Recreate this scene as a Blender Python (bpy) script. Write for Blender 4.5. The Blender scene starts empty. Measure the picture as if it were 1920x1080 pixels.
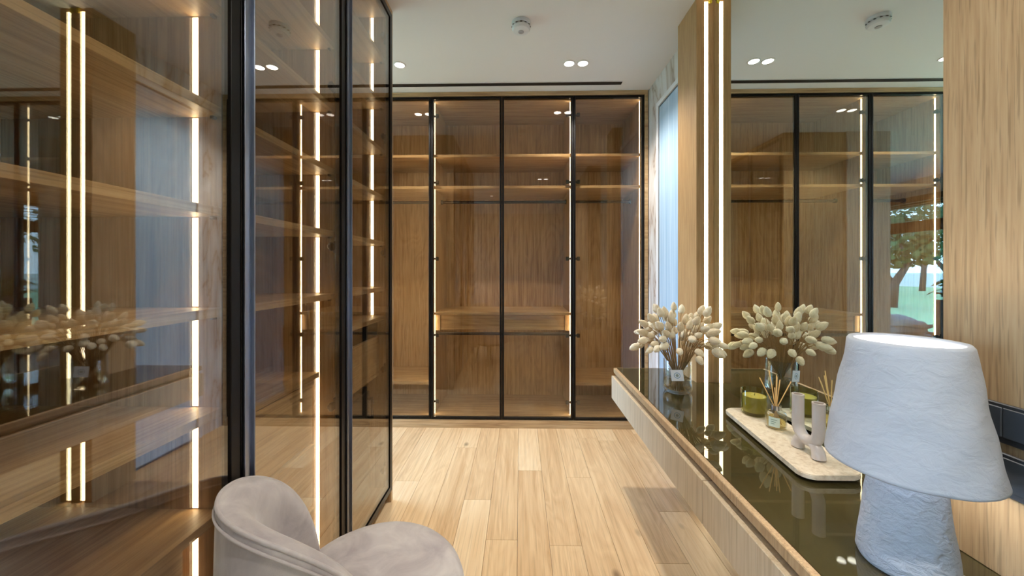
import bpy, bmesh, math, random
from mathutils import Vector, Matrix

random.seed(7)
S = bpy.context.scene
COL = S.collection
PI = math.pi

# ------------------------------------------------------------------ camera
cam_d = bpy.data.cameras.new('camera'); cam = bpy.data.objects.new('camera', cam_d); COL.objects.link(cam)
cam.location = (0, 0, 1.27)
cam.rotation_euler = (PI / 2, 0, math.radians(1.25))
cam_d.sensor_width = 36.0
cam_d.lens = 690.0 / 1920.0 * 36.0
cam_d.shift_y = -34.0 / 1920.0
cam_d.clip_start = 0.02
S.camera = cam

# ------------------------------------------------------------------ world, daylight, exposure
LED_L = 14.0        # radiance of the LED profiles
DOWN_W = 42.0
SKY = 23.0
W = bpy.data.worlds.new('sky'); S.world = W; W.use_nodes = True
nt = W.node_tree; nt.nodes.clear()
wo = nt.nodes.new('ShaderNodeOutputWorld'); bg = nt.nodes.new('ShaderNodeBackground')
bg.inputs['Strength'].default_value = SKY
tcw = nt.nodes.new('ShaderNodeTexCoord'); sep = nt.nodes.new('ShaderNodeSeparateXYZ'); rw = nt.nodes.new('ShaderNodeValToRGB')
nt.links.new(tcw.outputs['Generated'], sep.inputs[0]); nt.links.new(sep.outputs[2], rw.inputs[0])
rw.color_ramp.elements[0].position = 0.0; rw.color_ramp.elements[0].color = (.49, .71, 1.0, 1)
rw.color_ramp.elements[1].position = 0.7; rw.color_ramp.elements[1].color = (.28, .52, 1.0, 1)
nt.links.new(rw.outputs[0], bg.inputs[0]); nt.links.new(bg.outputs[0], wo.inputs[0])

def portal(name, loc, rot, sx, sy):
    l = bpy.data.lights.new(name, 'AREA'); l.shape = 'RECTANGLE'; l.size = sx; l.size_y = sy
    l.cycles.is_portal = True
    o = bpy.data.objects.new(name, l); COL.objects.link(o); o.location = loc; o.rotation_euler = rot
    return o
XW = -4.2           # bedroom window side
WIN1 = (-3.0, 0.40, 0.25, 2.35)
WIN2 = (1.50, 4.40, 0.10, 2.45)
for w in (WIN1, WIN2):
    portal('window_daylight', (XW - 0.05, (w[0] + w[1]) / 2, (w[2] + w[3]) / 2), (0, -PI / 2, 0), w[3] - w[2], w[1] - w[0])

S.view_settings.view_transform = 'Standard'; S.view_settings.look = 'None'
S.view_settings.gamma = 1.0; S.view_settings.use_curve_mapping = False
S.view_settings.exposure = 0.05
cy = S.cycles
cy.max_bounces = 8; cy.diffuse_bounces = 3; cy.glossy_bounces = 6; cy.transmission_bounces = 6; cy.transparent_max_bounces = 24
cy.use_adaptive_sampling = True; cy.adaptive_threshold = 0.03
cy.use_light_tree = False; cy.use_denoising = True; cy.sample_clamp_indirect = 6.0; cy.blur_glossy = 0.5

# ------------------------------------------------------------------ helpers
WLOC = {}

def thing(name, label, cat, loc=(0, 0, 0), group=None, kind=None):
    o = bpy.data.objects.new(name, None); COL.objects.link(o); o.location = loc; o.empty_display_size = .05
    WLOC[o.name] = Vector(loc)
    tag(o, label, cat, group, kind)
    return o

def tag(o, label=None, cat=None, group=None, kind=None):
    if label: o['label'] = label
    if cat: o['category'] = cat
    if group: o['group'] = group
    if kind: o['kind'] = kind
    return o

def link(name, bm, mat, parent=None, smooth=False, origin=None):
    """link a bmesh given in world coordinates as one object, origin at its middle"""
    vs = [v.co for v in bm.verts]
    lo = Vector([min(v[i] for v in vs) for i in range(3)]); hi = Vector([max(v[i] for v in vs) for i in range(3)])
    c = (lo + hi) / 2 if origin is None else Vector(origin)
    bmesh.ops.translate(bm, verts=bm.verts, vec=-c)
    bmesh.ops.recalc_face_normals(bm, faces=bm.faces)
    me = bpy.data.meshes.new(name)
    bm.to_mesh(me); bm.free()
    if smooth:
        for p in me.polygons: p.use_smooth = True
        if smooth == 'auto':
            me.set_sharp_from_angle(angle=math.radians(35))
    o = bpy.data.objects.new(name, me); COL.objects.link(o)
    if mat is not None: me.materials.append(mat)
    if parent is not None:
        o.parent = parent; o.location = c - WLOC[parent.name]
    else:
        o.location = c
    WLOC[o.name] = c
    return o

def bx(bm, x0, x1, y0, y1, z0, z1, bev=0.0):
    b = bmesh.new() if bev else bm
    vs = [b.verts.new((x, y, z)) for x in (x0, x1) for y in (y0, y1) for z in (z0, z1)]
    for f in ((0, 1, 3, 2), (4, 6, 7, 5), (0, 4, 5, 1), (2, 3, 7, 6), (0, 2, 6, 4), (1, 5, 7, 3)):
        b.faces.new([vs[i] for i in f])
    if bev:
        bmesh.ops.bevel(b, geom=b.edges[:], offset=bev, segments=1, affect='EDGES', profile=.5)
        merge(bm, b)
    return bm

def merge(bm, b):
    m = {}
    for v in b.verts: m[v] = bm.verts.new(v.co)
    for f in b.faces:
        try: bm.faces.new([m[v] for v in f.verts])
        except ValueError: pass
    b.free()

def box(name, mat, parent, x0, x1, y0, y1, z0, z1, bev=0.0008):
    return link(name, bx(bmesh.new(), x0, x1, y0, y1, z0, z1, bev), mat, parent)

def boxes(name, mat, parent, L, bev=0.0008):
    bm = bmesh.new()
    for b in L: bx(bm, *b, bev)
    return link(name, bm, mat, parent)

def lathe(bm, prof, c=(0, 0, 0), n=32, close=False, axis=None, wob=None):
    c = Vector(c); rings = []
    for k, (r, z) in enumerate(prof):
        ring = []
        for i in range(n):
            a = 2 * PI * i / n
            rr = r if wob is None else r * wob(a, z)
            ring.append(bm.verts.new(c + Vector((rr * math.cos(a), rr * math.sin(a), z))))
        rings.append(ring)
    for a, b in zip(rings, rings[1:] + ([rings[0]] if close else [])):
        for i in range(n):
            bm.faces.new((a[i], a[(i + 1) % n], b[(i + 1) % n], b[i]))
    if not close:
        for r, rv in ((rings[0], True), (rings[-1], False)):
            bm.faces.new(r[::-1] if rv else r)
    return bm

def tube(bm, pts, rad, n=8, cap=True):
    pts = [Vector(p) for p in pts]; rings = []
    up = Vector((0, 0, 1)); prev = None
    for i, p in enumerate(pts):
        t = (pts[min(i + 1, len(pts) - 1)] - pts[max(i - 1, 0)]).normalized()
        if prev is None:
            a = t.cross(up if abs(t.z) < .9 else Vector((1, 0, 0))).normalized()
        else:
            a = (prev - t * prev.dot(t)).normalized()
        prev = a; b = t.cross(a)
        r = rad[i] if isinstance(rad, (list, tuple)) else rad
        rings.append([bm.verts.new(p + (a * math.cos(2 * PI * k / n) + b * math.sin(2 * PI * k / n)) * r) for k in range(n)])
    for A, B in zip(rings, rings[1:]):
        for k in range(n): bm.faces.new((A[k], A[(k + 1) % n], B[(k + 1) % n], B[k]))
    if cap:
        bm.faces.new(rings[0][::-1]); bm.faces.new(rings[-1])
    return bm

def prism(bm, poly, z0, z1):
    a = [bm.verts.new((x, y, z0)) for x, y in poly]; b = [bm.verts.new((x, y, z1)) for x, y in poly]
    n = len(poly)
    for i in range(n): bm.faces.new((a[i], a[(i + 1) % n], b[(i + 1) % n], b[i]))
    bm.faces.new(a[::-1]); bm.faces.new(b)
    return bm

# ------------------------------------------------------------------ materials
def srgb(r, g, b):
    f = lambda c: (c / 255) / 12.92 if c / 255 <= .04045 else ((c / 255 + .055) / 1.055) ** 2.4
    return (f(r), f(g), f(b), 1)

def new_mat(name):
    m = bpy.data.materials.new(name); m.use_nodes = True
    n = m.node_tree; n.nodes.clear()
    return m, n, n.nodes.new('ShaderNodeOutputMaterial')

def N(nt, t, **kw):
    n = nt.nodes.new(t)
    for k, v in kw.items():
        if k in n.inputs: n.inputs[k].default_value = v
        else: setattr(n, k, v)
    return n

def mth(nt, op, a, b=None, c=None):
    n = nt.nodes.new('ShaderNodeMath'); n.operation = op
    for i, v in enumerate((a, b, c)):
        if v is None: continue
        if isinstance(v, (int, float)): n.inputs[i].default_value = v
        else: nt.links.new(v, n.inputs[i])
    return n.outputs[0]

def ramp(nt, fac, stops):
    r = nt.nodes.new('ShaderNodeValToRGB'); nt.links.new(fac, r.inputs[0])
    e = r.color_ramp.elements
    while len(e) < len(stops): e.new(.5)
    for el, (p, c) in zip(e, stops): el.position = p; el.color = c
    return r.outputs[0]

def mixc(nt, fac, a, b, mode='MIX'):
    m = nt.nodes.new('ShaderNodeMix'); m.data_type = 'RGBA'; m.blend_type = mode
    for s, v in ((m.inputs[0], fac), (m.inputs[6], a), (m.inputs[7], b)):
        if isinstance(v, (int, float)): s.default_value = v
        elif isinstance(v, tuple): s.default_value = v
        else: nt.links.new(v, s)
    return m.outputs[2]

def bsdf(nt, out, **kw):
    p = nt.nodes.new('ShaderNodeBsdfPrincipled')
    for k, v in kw.items():
        k = k.replace('_', ' ')
        if hasattr(v, 'is_linked') or hasattr(v, 'node'): nt.links.new(v, p.inputs[k])
        else: p.inputs[k].default_value = v
    nt.links.new(p.outputs[0], out.inputs[0])
    return p

def plain(name, col, rough=.5, metal=0.0, bump=None, **kw):
    m, nt, out = new_mat(name)
    p = bsdf(nt, out, Base_Color=col, Roughness=rough, Metallic=metal, **kw)
    if bump:
        tc = N(nt, 'ShaderNodeTexCoord'); no = N(nt, 'ShaderNodeTexNoise', Scale=bump[0], Detail=bump[2] if len(bump) > 2 else 4.0)
        nt.links.new(tc.outputs['Object'], no.inputs['Vector'])
        b = N(nt, 'ShaderNodeBump', Strength=bump[1], Distance=.01)
        nt.links.new(no.outputs[0], b.inputs['Height']); nt.links.new(b.outputs[0], p.inputs['Normal'])
    return m

def wood(name, light, mid, dark, axis='z', fine=1.0, cath=.5, rough=.42, pores=.35, var=.12, knots=False, spread=1.0, blot=.45, pf=1.0, pl=.02, con=1.0):
    """oak: stretched noise for grain, distorted bands for cathedral figure, thin dark pores"""
    m, nt, out = new_mat(name)
    geo = N(nt, 'ShaderNodeNewGeometry'); oi = N(nt, 'ShaderNodeObjectInfo')
    off = nt.nodes.new('ShaderNodeVectorMath'); off.operation = 'MULTIPLY_ADD'
    comb = nt.nodes.new('ShaderNodeCombineXYZ')
    for i, k in enumerate((13.1, 17.7, 9.3)): nt.links.new(mth(nt, 'MULTIPLY', oi.outputs['Random'], k), comb.inputs[i])
    off.inputs[1].default_value = (1, 1, 1)
    nt.links.new(geo.outputs['Position'], off.inputs[0]); nt.links.new(comb.outputs[0], off.inputs[2])
    def coords(k):
        mp = N(nt, 'ShaderNodeMapping'); s = [1.0, 1.0, 1.0]; s['xyz'.index(axis)] = k
        mp.inputs['Scale'].default_value = s
        nt.links.new(off.outputs[0], mp.inputs['Vector'])
        return mp.outputs[0]
    n1 = N(nt, 'ShaderNodeTexNoise', Scale=55.0 * fine, Detail=5.0, Roughness=.6); nt.links.new(coords(.035), n1.inputs['Vector'])
    w = N(nt, 'ShaderNodeTexNoise', Scale=5.5 * spread, Detail=2.0, Distortion=1.3); nt.links.new(coords(.17), w.inputs['Vector'])
    bands = mth(nt, 'FRACT', mth(nt, 'MULTIPLY', w.outputs[0], 9.0))
    bands = mth(nt, 'ABSOLUTE', mth(nt, 'SUBTRACT', mth(nt, 'MULTIPLY', bands, 2.0), 1.0))
    n2 = N(nt, 'ShaderNodeTexNoise', Scale=1.9, Detail=3.0); nt.links.new(coords(.4), n2.inputs['Vector'])
    n3 = N(nt, 'ShaderNodeTexNoise', Scale=190.0 * fine * pf, Detail=2.0); nt.links.new(coords(pl), n3.inputs['Vector'])
    g = mth(nt, 'ADD', mth(nt, 'MULTIPLY', n1.outputs[0], 1 - cath * .5), mth(nt, 'MULTIPLY', bands, cath * .32))
    g = mth(nt, 'ADD', g, mth(nt, 'MULTIPLY', mth(nt, 'SUBTRACT', n2.outputs[0], .5), blot))
    g = mth(nt, 'ADD', g, mth(nt, 'MULTIPLY', mth(nt, 'SUBTRACT', oi.outputs['Random'], .5), var))
    c = ramp(nt, g, [(.50 - .23 * con, dark), (.49, mid), (.50 + .22 * con, light)])
    pr = ramp(nt, n3.outputs[0], [(.55, (0, 0, 0, 1)), (.64, (1, 1, 1, 1))])
    c = mixc(nt, mth(nt, 'MULTIPLY', pr, pores), c, tuple(x * .45 for x in dark[:3]) + (1,))
    if knots:
        vo = N(nt, 'ShaderNodeTexVoronoi', Scale=3.3); nt.links.new(coords(.55), vo.inputs['Vector'])
        kn = ramp(nt, vo.outputs['Distance'], [(.02, (1, 1, 1, 1)), (.075, (0, 0, 0, 1))])
        c = mixc(nt, mth(nt, 'MULTIPLY', kn, .8), c, tuple(x * .3 for x in dark[:3]) + (1,))
    p = bsdf(nt, out, Base_Color=c, Roughness=rough)
    return m

def thin_glass(name, tint, r0=.04, r1=.9, power=5.0, rough=0.0):
    """one face of a pane: tinted see-through plus a mirror share that grows towards grazing"""
    m, nt, out = new_mat(name)
    tr = N(nt, 'ShaderNodeBsdfTransparent'); tr.inputs[0].default_value = tint
    gl = N(nt, 'ShaderNodeBsdfGlossy'); gl.inputs['Roughness'].default_value = rough
    lw = N(nt, 'ShaderNodeLayerWeight', Blend=.5)
    f = mth(nt, 'MINIMUM', mth(nt, 'MULTIPLY_ADD', mth(nt, 'POWER', lw.outputs['Facing'], power), r1, r0), .97)
    mx = nt.nodes.new('ShaderNodeMixShader')
    nt.links.new(f, mx.inputs[0]); nt.links.new(tr.outputs[0], mx.inputs[1]); nt.links.new(gl.outputs[0], mx.inputs[2])
    nt.links.new(mx.outputs[0], out.inputs[0])
    return m

def emit(name, col, s):
    m, nt, out = new_mat(name)
    e = N(nt, 'ShaderNodeEmission', Strength=s); e.inputs[0].default_value = col
    nt.links.new(e.outputs[0], out.inputs[0])
    return m

M = {}
M['oak'] = wood('cabinet_oak', srgb(212, 184, 142), srgb(194, 161, 116), srgb(154, 118, 78), 'z', cath=.35)
M['oak_y'] = wood('cabinet_oak_lengthwise', srgb(214, 188, 148), srgb(198, 167, 124), srgb(160, 125, 86), 'y', cath=.3)
M['oak_x'] = wood('cabinet_oak_crosswise', srgb(214, 188, 148), srgb(198, 167, 124), srgb(160, 125, 86), 'x', cath=.3)
M['veneer'] = wood('straight_grain_veneer', srgb(198, 170, 132), srgb(184, 153, 114), srgb(160, 128, 92), 'z', fine=2.6, cath=.0, pores=.40, rough=.5, var=.03, spread=.5, blot=.12, pf=.55, pl=.03, con=1.25)
M['pilaster'] = wood('pilaster_oak', srgb(198, 160, 112), srgb(184, 144, 96), srgb(164, 124, 78), 'z', fine=2.6, cath=.0, pores=.2, rough=.5, var=.03, blot=.25)
M['drawer'] = wood('drawer_veneer', srgb(212, 194, 166), srgb(204, 184, 154), srgb(184, 162, 130), 'z', fine=1.6, cath=.0, pores=.22, rough=.5, var=.02, blot=.15)
M['plank'] = wood('floor_oak', srgb(238, 212, 172), srgb(226, 194, 150), srgb(198, 160, 116), 'y', fine=.8, cath=.38, pores=.2, rough=.4, var=.36, knots=True, con=1.5)
M['smoked'] = thin_glass('smoked_bronze_glass', (.925, .89, .825, 1), r0=.055, r1=.55, power=1.2)
M['clear'] = thin_glass('clear_glass', (.945, .955, .95, 1), r0=.07)
M['green_glass'] = thin_glass('green_tinted_glass', (.76, .74, .46, 1), r0=.06)
M['window_glass'] = thin_glass('window_glass', (.97, .985, .985, 1))
M['black'] = plain('black_aluminium', srgb(22, 20, 20), .32, .6)
M['bronze'] = plain('dark_bronze_metal', srgb(58, 48, 42), .38, .8)
M['led'] = emit('warm_led', (1.0, .80, .52, 1), LED_L)
M['led_soft'] = emit('soft_warm_led', (1.0, .80, .55, 1), 20.0)
M['led_bright'] = emit('bright_warm_led', (1.0, .80, .50, 1), LED_L)
M['white_paint'] = plain('white_paint', srgb(230, 230, 232), .75, bump=(260, .05))
M['wall_paint'] = plain('wall_paint', srgb(205, 196, 184), .8, bump=(180, .05))
M['mirror'] = plain('mirror_silver', (.82, .90, .87, 1), 0.0, 1.0)
M['plastic_white'] = plain('white_plastic', srgb(222, 226, 232), .4)
M['plastic_dark'] = plain('charcoal_plastic', srgb(52, 56, 62), .35)
M['slot'] = plain('slot_black', srgb(24, 18, 16), .6)
M['chrome'] = plain('chrome', srgb(205, 205, 208), .15, 1.0)
M['satin'] = plain('satin_aluminium', srgb(150, 158, 176), .28, 1.0)
M['rod'] = plain('gunmetal_rod', srgb(74, 66, 60), .28, 1.0)
M['brass'] = plain('brass_clip', srgb(200, 180, 40), .4, .3)

# ------------------------------------------------------------------ setting
XM, XP, XL = 1.018, 0.93, -0.70           # mirror plane, wood panel plane, left glass plane
H = 2.70
YR, YF = -3.5, 4.6
def struct(o): o['kind'] = 'structure'; return o

floor = struct(box('floor', M['wall_paint'], None, XW - .2, 1.2, YR - .2, YF + .2, -.16, -.013, 0))
ceiling = struct(box('ceiling', M['white_paint'], None, XW - .2, 1.2, YR - .2, YF + .2, H, H + .12, 0))
pw = .1485; ncol = int((XM - XW) / pw) + 2; rp = random.Random(3)
joints = {0: 2.33, 1: 1.70, -1: 1.73, -2: 2.03, 2: 2.26, -3: 2.62, 3: 1.35, -4: 1.55, 4: 2.75, 5: 1.95, -5: 2.2}
for k in range(-29, 8):
    x0, x1 = -.012 + k * pw, -.012 + (k + 1) * pw
    if x1 <= XW or x0 >= XM + .02: continue
    y = joints.get(k, rp.uniform(1.2, 2.6))
    cuts = [y]
    while cuts[0] > YR: cuts.insert(0, cuts[0] - rp.uniform(1.1, 1.9))
    while cuts[-1] < YF: cuts.append(cuts[-1] + rp.uniform(1.1, 1.9))
    for a, b in zip(cuts, cuts[1:]):
        a, b = max(a, YR), min(b, YF)
        if b - a < .05: continue
        o = box('plank', M['plank'], floor, max(x0, XW) + .0006, min(x1, XM) - .0006, a + .0006, b - .0006, -.0135, 0, .0009)

def marble():
    m, nt, out = new_mat('veined_plaster')
    geo = N(nt, 'ShaderNodeNewGeometry'); mp = N(nt, 'ShaderNodeMapping'); mp.inputs['Scale'].default_value = (1, 1, .28)
    nt.links.new(geo.outputs['Position'], mp.inputs['Vector'])
    n = N(nt, 'ShaderNodeTexNoise', Scale=4.5, Detail=4.0, Roughness=.55, Distortion=1.0); nt.links.new(mp.outputs[0], n.inputs['Vector'])
    v = mth(nt, 'ABSOLUTE', mth(nt, 'SUBTRACT', n.outputs[0], .5))
    c = ramp(nt, v, [(.0, srgb(158, 136, 118)), (.02, srgb(202, 192, 184)), (.12, srgb(222, 220, 220))])
    bsdf(nt, out, Base_Color=c, Roughness=.45)
    return m
M['marble'] = marble()
wall_right = struct(box('wall_right', M['marble'], None, XM + .005, XM + .2, YR, YF, 0, H, 0))
wall_rear = struct(box('wall_rear', M['wall_paint'], None, XW - .2, XM + .2, YR - .15, YR, 0, H, 0))
wall_back = struct(box('wall_back', M['wall_paint'], None, XW - .2, XM + .2, YF, YF + .15, 0, H, 0))
struct(box('wall_return', M['wall_paint'], None, -1.34, -1.296, 2.952, YF, 0, H, 0))

struct(box('wall_partition', M['wall_paint'], None, -1.78, -1.342, .339, 2.03, 0, H, 0))

# bedroom window wall with two openings
bm = bmesh.new(); ys = [YR, WIN1[0], WIN1[1], WIN2[0], WIN2[1], YF]
for i in range(5):
    if i in (1, 3):
        w = WIN1 if i == 1 else WIN2
        bx(bm, XW - .2, XW, w[0], w[1], 0, w[2]); bx(bm, XW - .2, XW, w[0], w[1], w[3], H)
    else:
        bx(bm, XW - .2, XW, ys[i], ys[i + 1], 0, H)
struct(link('wall_left', bm, M['wall_paint']))
M['frame_brown'] = plain('brown_window_frame', srgb(92, 58, 40), .45)
for n, w in enumerate((WIN1, WIN2)):
    bm = bmesh.new(); t = .06; x0, x1 = XW - .16, XW - .10
    for yy in ([w[0], w[1] - t, w[0] + (w[1] - w[0]) / 2 - t / 2]): bx(bm, x0, x1, yy, yy + t, w[2], w[3], .003)
    for zz in (w[2], w[3] - t): bx(bm, x0, x1, w[0], w[1], zz, zz + t, .003)
    wf = struct(link('window_%d' % (n + 1), bm, M['frame_brown']))
    for a, b in ((w[0] + t, (w[0] + w[1]) / 2 - t / 2), ((w[0] + w[1]) / 2 + t / 2, w[1] - t)):
        box('pane', M['window_glass'], wf, XW - .133, XW - .127, a, b, w[2] + t, w[3] - t, 0)

# ceiling: linear slot diffuser
t = thing('linear_air_diffuser', 'long black linear slot in the ceiling before the back wardrobe', 'air vent', (-.3, 2.83, H), None)
box('recess', M['slot'], t, -1.25, .778, 2.806, 2.854, H - .003, H - .0005, 0)
boxes('edge', M['white_paint'], t, [(-1.25, .778, 2.800, 2.806, H - .004, H - .0005), (-1.25, .778, 2.854, 2.860, H - .004, H - .0005)], 0)

# downlights
M['lens'] = emit('downlight_lens', (1.0, .95, .88, 1), 14.0)
def downlight(x, y, label, watts=DOWN_W):
    t = thing('recessed_downlight', label, 'downlight', (x, y, H), 'recessed downlights in the ceiling')
    bm = bmesh.new(); lathe(bm, [(.033, -.0045), (.033, -.0005), (.042, -.0005), (.0415, -.003), (.036, -.0045)], (x, y, H), 32, close=True)
    link('trim_ring', bm, M['white_paint'], t, True)
    bm = bmesh.new(); lathe(bm, [(.0325, -.003), (.0325, -.001)], (x, y, H), 32)
    link('lens', bm, M['lens'], t)
    l = bpy.data.lights.new('downlight_beam', 'SPOT'); l.energy = watts; l.color = (1.0, .93, .84); l.spot_size = math.radians(125); l.spot_blend = .6; l.shadow_soft_size = .03
    o = bpy.data.objects.new('downlight_beam', l); COL.objects.link(o); o.parent = t; o.location = (0, 0, -.012)
downlight(.340, 2.556, 'left downlight of the pair in front of the back wardrobe', 56)
downlight(.435, 2.556, 'right downlight of the pair in front of the back wardrobe', 56)
downlight(-.839, 2.548, 'single downlight showing just right of the left cabinet top')
downlight(-.934, 2.548, 'downlight behind the left cabinet top, showing only as a reflection in the wardrobe glass')
downlight(.31, .10, 'left downlight of the pair over the vanity seat, seen only as a reflection')
downlight(.405, .10, 'right downlight of the pair over the vanity seat, seen only as a reflection')
downlight(-.55, -1.2, 'bedroom downlight seen only as a faint reflection', 40)

# smoke detector
sx, sy = .006, 2.13
t = thing('smoke_detector', 'round white smoke detector on the ceiling', 'smoke detector', (sx, sy, H))
bm = bmesh.new(); lathe(bm, [(.045, -.0005), (.054, -.0005), (.0545, -.018), (.050, -.021), (.040, -.021)], (sx, sy, H), 40); link('base_ring', bm, M['plastic_white'], t, 'auto')
bm = bmesh.new(); lathe(bm, [(.046, -.0205), (.046, -.026), (.052, -.028), (.0525, -.038), (.046, -.047), (.028, -.052), (.012, -.053)], (sx, sy, H), 40); sd = link('sensor_cap', bm, M['plastic_white'], t, 'auto')
for k in range(12):
    a = 2 * PI * k / 12; cx_, cy_ = sx + .049 * math.cos(a), sy + .049 * math.sin(a)
    box('vent_slot', M['plastic_dark'], sd, cx_ - .006, cx_ + .006, cy_ - .003, cy_ + .003, H - .0265, H - .0225, 0)
bm = bmesh.new(); lathe(bm, [(.016, -.052), (.016, -.056), (.012, -.0575)], (sx, sy, H), 24); link('test_button', bm, plain('grey_button', srgb(170, 172, 180), .4), sd, 'auto')

# frosted glass door with white casing on the right wall
def frosted():
    m, nt, out = new_mat('pale_blue_reeded_glass')
    geo = N(nt, 'ShaderNodeNewGeometry'); mp = N(nt, 'ShaderNodeMapping'); mp.inputs['Scale'].default_value = (1, 1, .02)
    nt.links.new(geo.outputs['Position'], mp.inputs['Vector'])
    n = N(nt, 'ShaderNodeTexNoise', Scale=60.0, Detail=3.0); nt.links.new(mp.outputs[0], n.inputs['Vector'])
    c = ramp(nt, n.outputs[0], [(.35, srgb(168, 200, 228)), (.65, srgb(198, 222, 242))])
    bsdf(nt, out, Base_Color=c, Roughness=.16, Specular_IOR_Level=.8)
    return m
M['frosted'] = frosted()
door = struct(boxes('door_1', M['white_paint'], None, [
    (XM - .012, XM + .004, 2.71, 2.745, 0, 2.50), (XM - .012, XM + .004, 2.19, 2.71, 2.465, 2.50)], .002))
box('shadow_gap', plain('slate_gap', srgb(70, 96, 116), .5), door, XM - .002, XM + .004, 2.19, 2.708, .004, 2.463, 0)
box('glass_panel', M['frosted'], door, XM - .007, XM - .0025, 2.19, 2.694, .02, 2.448, .001)

# wooden pilaster with LED, mirror, wood panel to the right
pil = struct(boxes('trim_1', M['pilaster'], None, [(XP - .002, .9695, 1.957, 2.185, 0, H), (.9695, XM + .004, 1.962, 2.185, 0, H), (.9885, XM + .004, 1.957, 1.9615, 0, H)], .0008))
box('led_profile', M['led_bright'], pil, .970, .988, 1.957, 1.9612, .01, H - .02, 0)
box('cable_clip', M['brass'], pil, .991, 1.006, 1.949, 1.9565, H - .03, H - .003, .001)
mir = box('wall_mirror', M['mirror'], None, XM, XM + .0045, .832, 1.956, .0, H - .002, 0)
tag(mir, 'frameless wall mirror above and behind the vanity, running to the ceiling', 'mirror')
pan = struct(box('trim_2', M['veneer'], None, XP, XM + .004, -1.6, .83, .678, H, .0008))
struct(box('trim_3', M['veneer'], None, XP, XM + .004, -1.6, .83, 0, .49, .0008))

# ------------------------------------------------------------------ back wardrobe
YB = 2.95; DB = 3.50
wf = struct(boxes('trim_4', M['oak_x'], None, [(-1.295, XM - .001, YB - .004, DB, 2.665, H - .001), (.990, XM - .001, YB - .004, DB, 0, 2.6645)], .001))
struct(box('baseboard_back', M['oak_x'], None, -1.295, .989, YB - .002, DB, 0, .066, .001))

def door_front(parent, axis, a0, a1, z0, z1, p, st=.016, dep=.022, hinge=None, hz=(), handle=None):
    """door frame mesh of four bars with a glass pane and hinges; axis x: door in plane y=p, axis y: door in plane x=p (facing +x)"""
    L = []
    def q(u0, u1, zz0, zz1, d0, d1):
        return (u0, u1, p + d0, p + d1, zz0, zz1) if axis == 'x' else (p - d1, p - d0, u0, u1, zz0, zz1)
    for u in (a0, a1 - st): L.append(q(u, u + st, z0, z1, -.003, dep))
    for zz in (z0, z1 - st): L.append(q(a0 + st, a1 - st, zz, zz + st, -.003, dep))
    d = boxes('door', M['black'], parent, L, .0012)
    g = box('glass_pane', M['smoked'], d, *q(a0 + st - .001, a1 - st + .001, z0 + st - .001, z1 - st + .001, .002, .006), 0)
    for zz in hz:
        u = hinge; s = -1 if hinge > (a0 + a1) / 2 else 1
        B = bmesh.new()
        bx(B, *q(min(u, u + s * .014), max(u, u + s * .014), zz - .024, zz + .024, dep, dep + .018), .003)
        bx(B, *q(min(u, u + s * .055), max(u, u + s * .055), zz - .008, zz + .008, dep + .004, dep + .02), .003)
        bx(B, *q(min(u + s * .03, u + s * .055), max(u + s * .03, u + s * .055), zz - .016, zz + .016, dep, dep + .014), .003)
        link('hinge', B, M['black'], d)
    return d

HZ = (.20, .74, 1.36, 1.98, 2.52)
ZT = 2.660
def led(parent, x0, x1, y0, y1, z0, z1, m='led'): return box('led_strip', M[m], parent, x0, x1, y0, y1, z0, z1, 0)

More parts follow.
